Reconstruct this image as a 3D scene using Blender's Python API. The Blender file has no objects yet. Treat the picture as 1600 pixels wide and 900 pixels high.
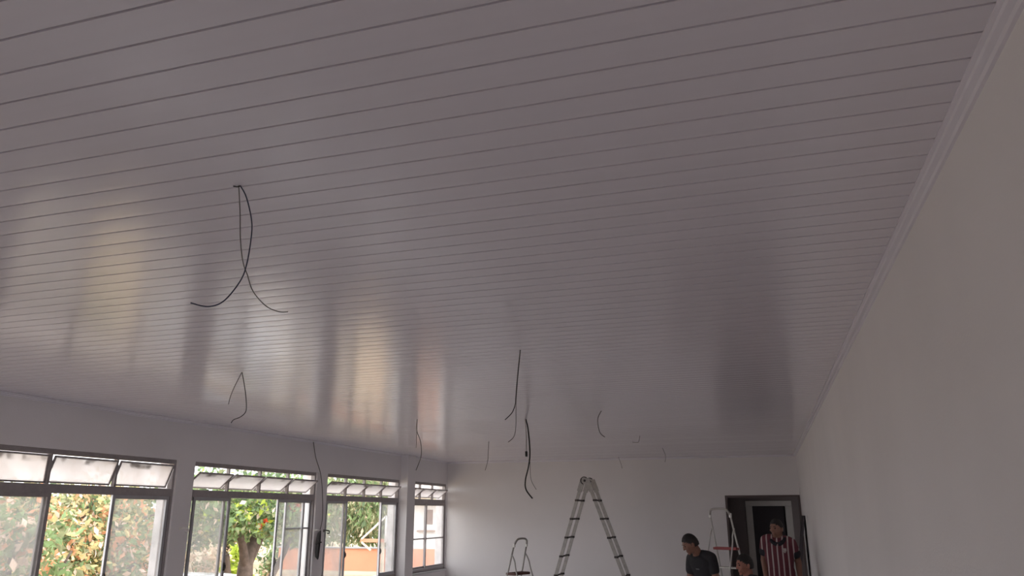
import bpy, bmesh, math, random
from math import pi, sin, cos, radians
from mathutils import Vector, Matrix
import numpy as np

scene = bpy.context.scene
COL = scene.collection
rnd = random.Random(7)

# ---------------------------------------------------------------- camera
PITCH, YAW, ROLL, FPX = .2851, .307, -.0021, 1203.0
CAMPOS = Vector((0, 0, 1.72))
_fh = Vector((-sin(YAW), cos(YAW), 0)); _r = Vector((cos(YAW), sin(YAW), 0))
_f = _fh * cos(PITCH) + Vector((0, 0, sin(PITCH))); _u = _r.cross(_f)
_R = _r * cos(ROLL) + _u * sin(ROLL); _U = _u * cos(ROLL) - _r * sin(ROLL)
cam = bpy.data.cameras.new('camera'); camo = bpy.data.objects.new('camera', cam); COL.objects.link(camo)
cam.sensor_width = 36; cam.lens = FPX / 1600 * 36; cam.clip_end = 400; cam.clip_start = .05
camo.matrix_world = Matrix(((_R.x, _U.x, -_f.x, CAMPOS.x), (_R.y, _U.y, -_f.y, CAMPOS.y), (_R.z, _U.z, -_f.z, CAMPOS.z), (0, 0, 0, 1)))
scene.camera = camo

# ---------------------------------------------------------------- world, sun, exposure
world = bpy.data.worlds.new('overcast_sky'); scene.world = world; world.use_nodes = True
bg = world.node_tree.nodes['Background']
bg.inputs[0].default_value = (.95, .965, 1.0, 1); bg.inputs[1].default_value = 2.0
sun = bpy.data.lights.new('sun', 'SUN'); sun.energy = 1.2; sun.angle = radians(6); sun.color = (1, .96, .90)
suno = bpy.data.objects.new('sun', sun); COL.objects.link(suno)
suno.rotation_euler = Vector((.70, .12, .72)).to_track_quat('Z', 'Y').to_euler()
suno.location = (10, -10, 20)
vs = scene.view_settings
vs.view_transform = 'Standard'; vs.look = 'None'; vs.gamma = 1; vs.use_curve_mapping = False; vs.exposure = 1.2
scene.cycles.max_bounces = 14; scene.cycles.diffuse_bounces = 9; scene.cycles.transparent_max_bounces = 16

# room constants
XL, XR, YF, YB, ZC = -6.07, .577, 14.82, -3.2, 2.72
WT = .23                      # window wall thickness
ZS, ZL = .70, 2.29            # sill and lintel heights
XFR = -6.125                  # window frame plane
GROUND = -.85
# (y0, y1, transom dividers, tilt degrees per transom sash)
BAYS = [(4.70, 7.09), (7.365, 9.94), (10.22, 12.66), (12.98, 14.80), (1.86, 4.43), (-.98, 1.59)]  # last two bays are unseen, added to let in daylight
for (a, b) in BAYS:           # daylight portals in the window openings (sampling aid, no light of their own)
    l = bpy.data.lights.new('window_portal', 'AREA'); l.shape = 'RECTANGLE'; l.size = ZL - ZS; l.size_y = b - a
    l.cycles.is_portal = True
    o = bpy.data.objects.new('window_portal', l); COL.objects.link(o)
    o.location = (XL - WT - .02, (a + b) / 2, (ZL + ZS) / 2); o.rotation_euler = (0, -pi / 2, 0)

# ---------------------------------------------------------------- materials
MATS = {}
def mat(name, col, rough=.6, var=.06, scale=8, bump=0.0, bscale=60, metal=0.0, spec=.5, stretch=(1, 1, 1), coat=0.0):
    if name in MATS: return MATS[name]
    m = bpy.data.materials.new(name); m.use_nodes = True; nt = m.node_tree; N = nt.nodes; L = nt.links
    b = N['Principled BSDF']; b.inputs['Roughness'].default_value = rough; b.inputs['Metallic'].default_value = metal
    b.inputs['Specular IOR Level'].default_value = spec
    if coat: b.inputs['Coat Weight'].default_value = coat; b.inputs['Coat Roughness'].default_value = .12
    tc = N.new('ShaderNodeTexCoord'); mp = N.new('ShaderNodeMapping'); mp.inputs['Scale'].default_value = stretch
    L.new(tc.outputs['Object'], mp.inputs['Vector'])
    nz = N.new('ShaderNodeTexNoise'); nz.inputs['Scale'].default_value = scale; nz.inputs['Detail'].default_value = 4
    L.new(mp.outputs['Vector'], nz.inputs['Vector'])
    cr = N.new('ShaderNodeValToRGB')
    cr.color_ramp.elements[0].position = .3; cr.color_ramp.elements[1].position = .7
    cr.color_ramp.elements[0].color = tuple(max(0, c * (1 - var)) for c in col) + (1,)
    cr.color_ramp.elements[1].color = tuple(min(1, c * (1 + var)) for c in col) + (1,)
    L.new(nz.outputs['Fac'], cr.inputs['Fac']); L.new(cr.outputs['Color'], b.inputs['Base Color'])
    if bump:
        n2 = N.new('ShaderNodeTexNoise'); n2.inputs['Scale'].default_value = bscale; n2.inputs['Detail'].default_value = 3
        L.new(mp.outputs['Vector'], n2.inputs['Vector'])
        bp = N.new('ShaderNodeBump'); bp.inputs['Strength'].default_value = bump; bp.inputs['Distance'].default_value = .01
        L.new(n2.outputs['Fac'], bp.inputs['Height']); L.new(bp.outputs['Normal'], b.inputs['Normal'])
    MATS[name] = m; return m

def glass_mat(name, haze, tint=(1, 1, 1), stain=False):
    m = bpy.data.materials.new(name); m.use_nodes = True; nt = m.node_tree; N = nt.nodes; L = nt.links
    N.remove(N['Principled BSDF']); out = N['Material Output']
    tr = N.new('ShaderNodeBsdfTransparent'); tr.inputs[0].default_value = tint + (1,)
    tl = N.new('ShaderNodeBsdfTranslucent'); tl.inputs[0].default_value = (.58, .545, .53, 1) if stain else (.34, .335, .33, 1)
    gl = N.new('ShaderNodeBsdfGlossy'); gl.inputs['Roughness'].default_value = .08; gl.inputs[0].default_value = (.9, .9, .9, 1)
    tc = N.new('ShaderNodeTexCoord'); nz = N.new('ShaderNodeTexNoise'); nz.inputs['Scale'].default_value = 3.5; nz.inputs['Detail'].default_value = 5
    L.new(tc.outputs['Object'], nz.inputs['Vector'])
    mr = N.new('ShaderNodeMapRange'); mr.inputs[1].default_value = .3; mr.inputs[2].default_value = .7
    mr.inputs[3].default_value = max(0, haze - .07); mr.inputs[4].default_value = min(1, haze + .07)
    L.new(nz.outputs['Fac'], mr.inputs[0])
    mx = N.new('ShaderNodeMixShader'); L.new(mr.outputs[0], mx.inputs[0]); L.new(tr.outputs[0], mx.inputs[1]); L.new(tl.outputs[0], mx.inputs[2])
    m2 = N.new('ShaderNodeMixShader'); m2.inputs[0].default_value = .05; L.new(mx.outputs[0], m2.inputs[1]); L.new(gl.outputs[0], m2.inputs[2])
    last = m2
    if stain:   # brown dirt patches that have collected along the upper edge of the sash
        df = N.new('ShaderNodeBsdfDiffuse'); df.inputs[0].default_value = (.22, .17, .13, 1)
        sp = N.new('ShaderNodeSeparateXYZ'); L.new(tc.outputs['Object'], sp.inputs[0])
        gt = N.new('ShaderNodeMapRange'); gt.inputs[1].default_value = .05; gt.inputs[2].default_value = .085; L.new(sp.outputs['Z'], gt.inputs[0])
        n3 = N.new('ShaderNodeTexNoise'); n3.inputs['Scale'].default_value = 5; oi = N.new('ShaderNodeObjectInfo')
        ad = N.new('ShaderNodeVectorMath'); L.new(tc.outputs['Object'], ad.inputs[0]); L.new(oi.outputs['Location'], ad.inputs[1]); L.new(ad.outputs[0], n3.inputs['Vector'])
        g2 = N.new('ShaderNodeMapRange'); g2.inputs[1].default_value = .52; g2.inputs[2].default_value = .66; g2.inputs[4].default_value = .75; L.new(n3.outputs['Fac'], g2.inputs[0])
        ml = N.new('ShaderNodeMath'); ml.operation = 'MULTIPLY'; L.new(gt.outputs[0], ml.inputs[0]); L.new(g2.outputs[0], ml.inputs[1])
        m3 = N.new('ShaderNodeMixShader'); L.new(ml.outputs[0], m3.inputs[0]); L.new(m2.outputs[0], m3.inputs[1]); L.new(df.outputs[0], m3.inputs[2]); last = m3
    L.new(last.outputs[0], out.inputs['Surface'])
    return m

WALL = mat('wall_paint', (.82, .79, .785), .75, .025, 1.2, .12, 90)
LWALL = mat('window_wall_paint', (.84, .815, .825), .7, .03, 1.0, .12, 90)
PVC = mat('white_pvc', (.74, .705, .755), .21, .012, 3, 0, 22, spec=.55, stretch=(.04, 7, 1), coat=.18)
PVCT = mat('pvc_moulding', (.78, .75, .80), .3, .02, 4)
SLAB = mat('roof_slab', (.10, .095, .10), .9)
FLOORM = mat('floor_screed', (.64, .62, .62), .35, .06, 2.5, .05, 40)
FRAME = mat('grey_window_paint', (.36, .33, .33), .5, .08, 20, .05, 80)
ALU = mat('pale_sash_aluminium', (.48, .48, .50), .4, .05, 14, metal=.3)
GLASS = glass_mat('dusty_pane', .26)
GLASSD = glass_mat('dusty_double_pane', .18)
GLASST = glass_mat('frosted_pane', .80, stain=True)
PLASTER = mat('outer_wall_paint', (.6, .61, .63), .8, .04, 2)
ROOMDARK = mat('dark_room_tone', (.028, .022, .024), .75, spec=.2)  # near-black tone standing in for the darkness of an unlit room
BROWN = mat('dark_brown_paint', (.11, .083, .080), .7, .1, 3)
FRAMEW = mat('pale_door_frame', (.33, .29, .27), .5, .06, 8)
STEEL = mat('ladder_aluminium', (.44, .415, .39), .45, .12, 18, metal=.45)
PALESTEEL = mat('pale_ladder_tube', (.62, .60, .58), .4, .06, 18, metal=.2)
DARKP = mat('dark_plastic', (.045, .037, .035), .5, .15, 20)
REDST = mat('red_step', (.30, .035, .035), .45, .08, 14)
REDBR = mat('red_brown_step', (.13, .05, .042), .5, .1, 14)
WHITEP = mat('white_plastic', (.88, .86, .83), .4)

# ---------------------------------------------------------------- helpers
def link(o, parent=None):
    COL.objects.link(o)
    if parent: o.parent = parent
    return o
def bmobj(name, bm, m, parent=None, smooth=False, loc=None):
    me = bpy.data.meshes.new(name); bmesh.ops.recalc_face_normals(bm, faces=bm.faces); bm.to_mesh(me); bm.free()
    ms = m if isinstance(m, (list, tuple)) else [m]
    for x in ms: me.materials.append(x)
    if smooth:
        for p in me.polygons: p.use_smooth = True
    o = bpy.data.objects.new(name, me)
    if loc is not None: o.location = loc
    return link(o, parent)
def tag(o, label, cat, group=None, kind=None):
    o['label'] = label; o['category'] = cat
    if group: o['group'] = group
    if kind: o['kind'] = kind
    return o
def struct(o, label, cat='structure'): return tag(o, label, cat, kind='structure')
def empty(name, loc, rz=0):
    o = bpy.data.objects.new(name, None); o.location = loc; o.rotation_euler = (0, 0, rz); o.empty_display_size = .1
    return link(o)
def box(bm, x0, x1, y0, y1, z0, z1, M=None, bev=0):
    r = bmesh.ops.create_cube(bm, size=1)
    vv = r['verts']
    for v in vv:
        v.co = Vector(((x0 + x1) / 2 + v.co.x * (x1 - x0), (y0 + y1) / 2 + v.co.y * (y1 - y0), (z0 + z1) / 2 + v.co.z * (z1 - z0)))
    if bev:
        es = list({e for v in vv for e in v.link_edges})
        rb = bmesh.ops.bevel(bm, geom=es, offset=bev, segments=1, affect='EDGES'); vv = list({v for f in rb['faces'] for v in f.verts} | {v for v in vv if v.is_valid})
    if M is not None:
        for v in vv: v.co = M @ v.co
    return vv
def boxobj(name, x0, x1, y0, y1, z0, z1, m, parent=None, bev=0, loc=None):
    bm = bmesh.new(); box(bm, x0, x1, y0, y1, z0, z1, None, bev); return bmobj(name, bm, m, parent, loc=loc)
def beam(bm, a, b, w, d, up=Vector((0, 0, 1))):
    """rectangular bar from a to b, w across, d along 'up' side"""
    a = Vector(a); b = Vector(b); t = (b - a).normalized(); s = t.cross(up)
    if s.length < 1e-4: s = t.cross(Vector((0, 1, 0)))
    s.normalize(); u = s.cross(t)
    vs_ = []
    for p in (a, b):
        for i, j in ((-1, -1), (1, -1), (1, 1), (-1, 1)): vs_.append(bm.verts.new(p + s * (w / 2 * i) + u * (d / 2 * j)))
    for i in range(4): bm.faces.new((vs_[i], vs_[(i + 1) % 4], vs_[4 + (i + 1) % 4], vs_[4 + i]))
    bm.faces.new(vs_[3::-1]); bm.faces.new(vs_[4:])
def smooth_path(pts, k=6):
    P = [Vector(p) for p in pts]; out = []
    if len(P) < 3: return P
    for i in range(len(P) - 1):
        p0 = P[max(0, i - 1)]; p1 = P[i]; p2 = P[i + 1]; p3 = P[min(len(P) - 1, i + 2)]
        for j in range(k):
            t = j / k
            out.append(.5 * ((2 * p1) + (p2 - p0) * t + (2 * p0 - 5 * p1 + 4 * p2 - p3) * t * t + (3 * p1 - p0 - 3 * p2 + p3) * t ** 3))
    out.append(P[-1]); return out
def tube(bm, pts, r, seg=8, r1=None):
    P = [Vector(p) for p in pts]; n = len(P); prev = None
    t0 = (P[1] - P[0]).normalized(); s = t0.cross(Vector((0, 0, 1)))
    if s.length < 1e-3: s = t0.cross(Vector((0, 1, 0)))
    s.normalize(); rings = []
    for i in range(n):
        t = (P[min(n - 1, i + 1)] - P[max(0, i - 1)]).normalized()
        s = (s - t * s.dot(t)).normalized(); u = t.cross(s)
        rr = r if r1 is None else r + (r1 - r) * i / (n - 1)
        if isinstance(r, (list, tuple)): rr = r[i]
        rings.append([bm.verts.new(P[i] + (s * cos(2 * pi * k / seg) + u * sin(2 * pi * k / seg)) * rr) for k in range(seg)])
    for i in range(n - 1):
        for k in range(seg): bm.faces.new((rings[i][k], rings[i][(k + 1) % seg], rings[i + 1][(k + 1) % seg], rings[i + 1][k]))
    bm.faces.new(rings[0][::-1]); bm.faces.new(rings[-1])
def prism(bm, prof, axis_pts):
    """extrude a closed 2D profile (list of Vector offsets) between two points"""
    a, b = axis_pts
    A = [bm.verts.new(Vector(a) + Vector(p)) for p in prof]; B = [bm.verts.new(Vector(b) + Vector(p)) for p in prof]
    n = len(prof)
    for i in range(n): bm.faces.new((A[i], A[(i + 1) % n], B[(i + 1) % n], B[i]))
    bm.faces.new(A[::-1]); bm.faces.new(B)

# ================================================================ ROOM SHELL
struct(boxobj('floor', XL - WT, XR + .2, YB - .2, YF + .2, -.25, 0, FLOORM), 'pale tiled floor of the long hall', 'floor')
# ceiling: slab plus every PVC strip as its own piece
ceil = struct(boxobj('ceiling', XL - WT - .3, XR + .35, YB - .35, YF + 2.3, ZC + .03, ZC + .35, SLAB), 'white ceiling of narrow glossy boards running across the hall', 'ceiling')
PW = .1041
def panel_mesh():
    bm = bmesh.new(); x0, x1 = XL + .002 - (XL + XR) / 2, XR - .002 - (XL + XR) / 2
    hw = .0484; sag = .00045; prof = []
    prof.append((-hw - .0004, .012))
    for i in range(11):
        t = -1 + 2 * i / 10; prof.append((t * hw, sag * t * t))
    prof += [(hw + .0004, .0100), (PW - hw - .0008, .0100), (PW - hw - .0008, .0125), (-hw - .0004, .0130)]
    A = [bm.verts.new((x0, y, z)) for y, z in prof]; B = [bm.verts.new((x1, y, z)) for y, z in prof]; n = len(prof)
    for i in range(n):
        f = bm.faces.new((A[i], A[(i + 1) % n], B[(i + 1) % n], B[i])); f.smooth = False
    bm.faces.new(A[::-1]); bm.faces.new(B)
    bmesh.ops.recalc_face_normals(bm, faces=bm.faces)
    me = bpy.data.meshes.new('board'); bm.to_mesh(me); bm.free(); me.materials.append(PVC); return me
pm = panel_mesh()
y = 1.0626 + PW / 2 + PW * 132
y = y - PW * 300
while y < YB + PW / 2: y += PW
while y + PW / 2 < YF:
    o = bpy.data.objects.new('board', pm); o.location = ((XL + XR) / 2, y, ZC); o.rotation_euler = (rnd.uniform(-.0045, .0045), 0, 0); link(o, ceil); y += PW

# window wall
bm = bmesh.new()
xo, xi = XL - WT, XL
box(bm, xo, xi, YB - .2, YF + .2, GROUND - .1, ZS)                       # below the sills
box(bm, xo, xi, YB - .2, YF + .2, ZL, ZC + .03)                          # lintel beam
edges = sorted(BAYS); prev = YB - .2
for a, b in edges:
    box(bm, xo, xi, prev, a, ZS, ZL); prev = b
box(bm, xo, xi, prev, YF + .2, ZS, ZL)
wl = struct(bmobj('wall_left', bm, LWALL), 'off-white window wall with a deep lintel and piers between the windows', 'wall')
boxobj('pilaster', XL - .01, XL + .135, 12.665, 12.985, 0, ZC + .01, LWALL, wl)
# far wall with the dark double doorway in the corner
DX0, DX1, DZ = -.693, .577, 2.025
bm = bmesh.new()
box(bm, XL - WT, DX0, YF, YF + .15, GROUND, ZC + .03); box(bm, DX0, DX1, YF, YF + .15, DZ, ZC + .03); box(bm, DX1, XR + .2, YF, YF + .15, -.25, ZC + .03)
struct(bmobj('wall_far', bm, WALL), 'plain off-white end wall behind the ladders', 'wall')
struct(boxobj('wall_right', XR, XR + .2, YB - .2, YF + .15, -.25, ZC + .03, WALL), 'bare off-white long wall on the right', 'wall')
bm = bmesh.new(); BW = [(-2.5, -.4)]  # opening for an unseen window, added to brighten the hall
box(bm, XL - WT, XR + .2, YB - .2, YB, GROUND, ZS); box(bm, XL - WT, XR + .2, YB - .2, YB, ZL, ZC + .03)
for a, b in ((XL - WT, -2.5), (-.4, XR + .2)): box(bm, a, b, YB - .2, YB, ZS, ZL)
struct(bmobj('wall_back', bm, WALL), 'off-white wall behind the viewer with a window added for daylight', 'wall')
for k, (a, b) in enumerate(BW):
    rt = empty('window_%d' % (7 + k), ((a + b) / 2, YB - .1, ZS)); struct(rt, 'unseen grey window added in the end wall behind the viewer for daylight', 'window'); hw_ = (b - a) / 2; T = ZL - ZS
    bm = bmesh.new(); box(bm, -hw_, -hw_ + .04, -.03, .03, 0, T); box(bm, hw_ - .04, hw_, -.03, .03, 0, T); box(bm, -hw_, hw_, -.03, .03, 0, .045); box(bm, -hw_, hw_, -.03, .03, T - .045, T); box(bm, -.03, .03, -.03, .03, 0, T)
    bmobj('frame', bm, FRAME, rt)
    for s in (-1, 1): boxobj('pane', min(s * .03, s * (hw_ - .04)), max(s * .03, s * (hw_ - .04)), -.002, .002, .045, T - .045, GLASS, rt)
    l = bpy.data.lights.new('window_portal', 'AREA'); l.shape = 'RECTANGLE'; l.size = b - a; l.size_y = T; l.cycles.is_portal = True
    o = bpy.data.objects.new('window_portal', l); COL.objects.link(o); o.location = ((a + b) / 2, YB - .22, (ZL + ZS) / 2); o.rotation_euler = (pi / 2, 0, 0)
# vestibule beyond the doorway
bm = bmesh.new(); V1 = YF + 1.38
box(bm, -1.05, -.95, YF + .15, V1 + .1, -.25, DZ + .5); box(bm, .9, 1.0, YF + .15, V1 + .1, -.25, DZ + .5)
box(bm, -1.05, 1.0, YF + .15, V1 + .1, DZ + .4, DZ + .5)
box(bm, -1.05, -.385, V1, V1 + .1, -.25, DZ + .4); box(bm, .463, 1.0, V1, V1 + .1, -.25, DZ + .4); box(bm, -.385, .463, V1, V1 + .1, 1.945, DZ + .4)
box(bm, -1.05, 1.0, YF + .15, V1 + .1, -.25, 0)
struct(bmobj('wall_vestibule', bm, BROWN), 'dark brown lobby walls seen through the doorway', 'wall')
lin = empty('door_1', (0, YF, 0)); struct(lin, 'dark brown lining around the wide doorway in the far corner', 'door frame')
boxobj('jamb', DX0, DX0 + .035, -.012, .16, 0, DZ - .035, BROWN, lin); boxobj('jamb', DX1 - .035, DX1 - .003, -.012, .16, 0, DZ - .035, BROWN, lin)
boxobj('head', DX0, DX1 - .003, -.012, .16, DZ - .035, DZ, BROWN, lin)
dr = empty('door_2', (0, V1, 0)); struct(dr, 'pale door frame at the back of the lobby, a dark panel for the unlit room beyond', 'door')
boxobj('jamb', -.385, -.262, -.02, .1, 0, 1.85, FRAMEW, dr, .004); boxobj('jamb', .338, .463, -.02, .1, 0, 1.85, FRAMEW, dr, .004)
boxobj('head', -.385, .463, -.02, .1, 1.85, 1.947, FRAMEW, dr, .004)
leaf = boxobj('dark_panel', -.262, .338, .05, .09, -.002, 1.85, ROOMDARK, dr)  # dark sheet closing the frame in place of the unlit room beyond
bm = bmesh.new(); tube(bm, [(.28, .05, 1.0), (.28, .0, 1.0), (.18, 0, 1.0)], .009); bmobj('handle', bm, STEEL, leaf)

# cornices (ceiling trims)
def cornice(name, a, b, inward, label):
    n = Vector(inward); pr = []
    for d, z in ((0, 0), (.040, 0), (.040, -.007), (.030, -.009), (.027, -.017), (.014, -.023), (.010, -.033), (0, -.033)):
        pr.append(n * d + Vector((0, 0, z)))
    bm = bmesh.new(); prism(bm, pr, (a, b)); struct(bmobj(name, bm, PVCT), label, 'cornice')
cornice('trim_1', (XR, YB, ZC), (XR, YF, ZC), (-1, 0, 0), 'white stepped cornice along the right wall')
cornice('trim_2', (XL, YB, ZC), (XL, YF, ZC), (1, 0, 0), 'thin white cornice above the window wall')
cornice('trim_3', (XL, YF, ZC), (XR, YF, ZC), (0, -1, 0), 'thin white cornice along the far wall')
for k, (a, b, n, lab) in enumerate((((XR, YB), (XR, YF), (-1, 0), 'right'), ((XL, YB), (XL, YF), (1, 0), 'left'))):
    bm = bmesh.new(); box(bm, min(a[0], a[0] + n[0] * .012), max(a[0], a[0] + n[0] * .012), YB, YF - .01 if lab == 'left' else YF - .06, 0, .07)
    struct(bmobj('baseboard_' + lab, bm, PVCT), 'low white baseboard under the %s wall' % lab, 'baseboard')

# ================================================================ WINDOWS
def sash(root, name, y0, y1, z0, z1, x, fm, pm_, st=.035, d=.022, hbars=(), vbars=(), handle=None):
    """glazed leaf: frame mesh (part) with its pane(s) as sub-parts"""
    bm = bmesh.new(); yc, zc = (y0 + y1) / 2, (z0 + z1) / 2; hy, hz = (y1 - y0) / 2, (z1 - z0) / 2
    box(bm, -d / 2, d / 2, -hy, -hy + st, -hz, hz); box(bm, -d / 2, d / 2, hy - st, hy, -hz, hz)
    box(bm, -d / 2, d / 2, -hy + st, hy - st, -hz, -hz + st); box(bm, -d / 2, d / 2, -hy + st, hy - st, hz - st, hz)
    for z in hbars: box(bm, -d / 2, d / 2, -hy + st, hy - st, z - zc - .011, z - zc + .011)
    for yy in vbars: box(bm, -d / 2, d / 2, yy - yc - .011, yy - yc + .011, -hz + st, hz - st)
    f = bmobj(name, bm, fm, root, loc=(x - root.location.x, yc - root.location.y, zc - root.location.z))
    zz = [-hz + st] + [z - zc for z in hbars] + [hz - st]
    for i in range(len(zz) - 1):
        boxobj('pane', -.002, .002, -hy + st - .004, hy - st + .004, zz[i], zz[i + 1], pm_, f)
    if handle is not None:
        hy_ = handle * (hy - st / 2)
        bm = bmesh.new(); box(bm, d / 2, d / 2 + .014, hy_ - .012, hy_ + .012, -.20 - .045, -.20 + .045, None, .003)
        box(bm, d / 2 + .014, d / 2 + .03, hy_ - .006, hy_ + .006, -.225, -.175, None, .002)
        bmobj('latch', bm, DARKP, f)
    return f
def window(idx, y0, y1, nt, tilts, label, spec):
    yc = (y0 + y1) / 2
    root = empty('window_%d' % idx, (XFR, yc, ZS)); struct(root, label, 'window')
    def lo(a): return a - yc
    zb0, zb1 = 1.905 - ZS, 1.985 - ZS; T = ZL - ZS
    bm = bmesh.new(); e = .032
    box(bm, -.03, .03, lo(y0), lo(y0) + e, 0, T); box(bm, -.03, .03, lo(y1) - e, lo(y1), 0, T)
    box(bm, -.03, .03, lo(y0) + e, lo(y1) - e, 0, .045); box(bm, -.03, .03, lo(y0) + e, lo(y1) - e, T - .045, T)
    bmobj('frame', bm, FRAME, root)
    boxobj('transom_bar', -.035, .035, lo(y0) + e, lo(y1) - e, zb0, zb1, FRAME, root, .003)
    ys = [y0 + e + (y1 - y0 - 2 * e) * i / nt for i in range(nt + 1)]
    for i in range(1, nt): boxobj('transom_mullion', -.02, .02, lo(ys[i]) - .012, lo(ys[i]) + .012, zb1, T - .045, FRAME, root)
    for i in range(nt):
        h = (T - .045 - zb1); s = sash(root, 'transom_sash', ys[i] + .014, ys[i + 1] - .014, ZS + zb1 + .004, ZS + T - .049, XFR, FRAME, GLASST, .016, .016)
        s.rotation_euler = (0, radians(tilts[i]), 0)
        if tilts[i] > 30: s.location.z -= .022
    # sill board and the two side-guides of the sliding leaves
    boxobj('sill', -.16, .085, lo(y0) + .003, lo(y1) - .003, -.03, 0, PLASTER, root)
    boxobj('slide_track', -.028, .028, lo(y0) + e, lo(y1) - e, .045, .060, ALU, root)
    for sp in spec: sash(root, *sp)
    return root
zt0, zt1 = ZS + .06, 1.905
def leaf(name, a, b, x, fm=FRAME, pm_=GLASS, **k): return (name, a, b, zt0, zt1, XFR + x, fm, pm_, k.get('st', .035), .022, k.get('hb', ()), k.get('vb', ()), k.get('h'))
# nearest bay: left leaf shut, middle open, right leaf slid over the fixed light
window(1, 4.70, 7.09, 3, (2, 20, 20), 'large grey window nearest the viewer, orange foliage behind it', [
    leaf('fixed_leaf', 4.735, 5.545, -.014), leaf('fixed_leaf', 6.30, 7.055, -.014, pm_=GLASSD),
    leaf('sliding_leaf', 4.745, 5.56, .014, FRAME, GLASSD, h=1), leaf('sliding_leaf', 6.27, 7.05, .014, ALU, GLASSD, h=-1)])
window(2, 7.365, 9.94, 4, (50, 50, 50, 50), 'grey window with open vents and a thick tree trunk behind it', [
    leaf('fixed_leaf', 7.40, 8.03, -.014, pm_=GLASSD), leaf('fixed_leaf', 9.29, 9.905, -.014, ALU, GLASSD, hb=(1.533,)),
    leaf('sliding_leaf', 7.44, 8.09, .014, ALU, GLASSD, h=1), leaf('sliding_leaf', 9.06, 9.71, .014, ALU, GLASSD, h=-1)])
window(3, 10.22, 12.66, 4, (50, 50, 50, 50), 'grey window with open vents and an orange wall behind it', [
    leaf('fixed_leaf', 10.255, 10.86, -.014, pm_=GLASSD), leaf('fixed_leaf', 12.05, 12.625, -.014, pm_=GLASSD),
    leaf('sliding_leaf', 10.28, 10.90, .014, ALU, GLASSD, h=1), leaf('sliding_leaf', 12.02, 12.61, .014, ALU, GLASSD, h=-1)])
window(4, 12.99, 14.80, 3, (52, 52, 52), 'small barred window touching the far wall', [
    leaf('fixed_leaf', 13.025, 13.93, -.014, FRAME, GLASSD, hb=(1.276,)), leaf('fixed_leaf', 13.88, 14.765, .014, FRAME, GLASSD, hb=(1.276,))])
window(5, 1.86, 4.43, 4, (20, 20, 20, 20), 'unseen grey window added beside the viewer, outside the left edge of the picture, for daylight', [  # out of view, added so more daylight reaches the hall
    leaf('fixed_leaf', 1.895, 2.52, -.014), leaf('fixed_leaf', 3.78, 4.395, -.014), leaf('sliding_leaf', 2.50, 3.15, .014, ALU), leaf('sliding_leaf', 3.14, 3.80, .014, ALU)])
window(6, -.98, 1.59, 4, (20, 20, 20, 20), 'unseen grey window added behind the viewer for daylight', [  # also out of view and added for its daylight
    leaf('fixed_leaf', -.945, -.32, -.014), leaf('fixed_leaf', .94, 1.555, -.014), leaf('sliding_leaf', -.34, .31, .014, ALU), leaf('sliding_leaf', .30, .96, .014, ALU)])

#@@PART2
# ================================================================ OUTSIDE
def leaf_mat(name, col, var=.25):
    m = bpy.data.materials.new(name); m.use_nodes = True; nt = m.node_tree; N = nt.nodes; L = nt.links
    b = N['Principled BSDF']; b.inputs['Roughness'].default_value = .55; b.inputs['Specular IOR Level'].default_value = .3
    tc = N.new('ShaderNodeTexCoord'); nz = N.new('ShaderNodeTexNoise'); nz.inputs['Scale'].default_value = 2.3
    L.new(tc.outputs['Object'], nz.inputs['Vector'])
    hs = N.new('ShaderNodeHueSaturation'); hs.inputs['Color'].default_value = col + (1,)
    mr = N.new('ShaderNodeMapRange'); mr.inputs[1].default_value = .3; mr.inputs[2].default_value = .7; mr.inputs[3].default_value = 1 - var; mr.inputs[4].default_value = 1 + var
    L.new(nz.outputs['Fac'], mr.inputs[0]); L.new(mr.outputs[0], hs.inputs['Value']); L.new(hs.outputs[0], b.inputs['Base Color'])
    tl = N.new('ShaderNodeBsdfTranslucent'); L.new(hs.outputs[0], tl.inputs[0])
    mx = N.new('ShaderNodeMixShader'); mx.inputs[0].default_value = .4; L.new(b.outputs[0], mx.inputs[1]); L.new(tl.outputs[0], mx.inputs[2])
    L.new(mx.outputs[0], N['Material Output'].inputs['Surface'])
    return m
LF = dict(green=leaf_mat('leaf_green', (.21, .30, .13)), yellow=leaf_mat('leaf_yellow', (.58, .49, .24)), orange=leaf_mat('leaf_orange', (.72, .36, .20)),
          pink=leaf_mat('leaf_pale_pink', (.80, .60, .48)), dark=leaf_mat('leaf_dark', (.11, .16, .08)), olive=leaf_mat('leaf_olive', (.27, .28, .15)),
          red=leaf_mat('flower_red', (.80, .13, .06)), lime=leaf_mat('leaf_lime', (.50, .60, .10)), dry=leaf_mat('leaf_dry', (.62, .50, .36)))
BARK = mat('bark', (.105, .075, .06), .9, .3, 9, .5, 30)
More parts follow.
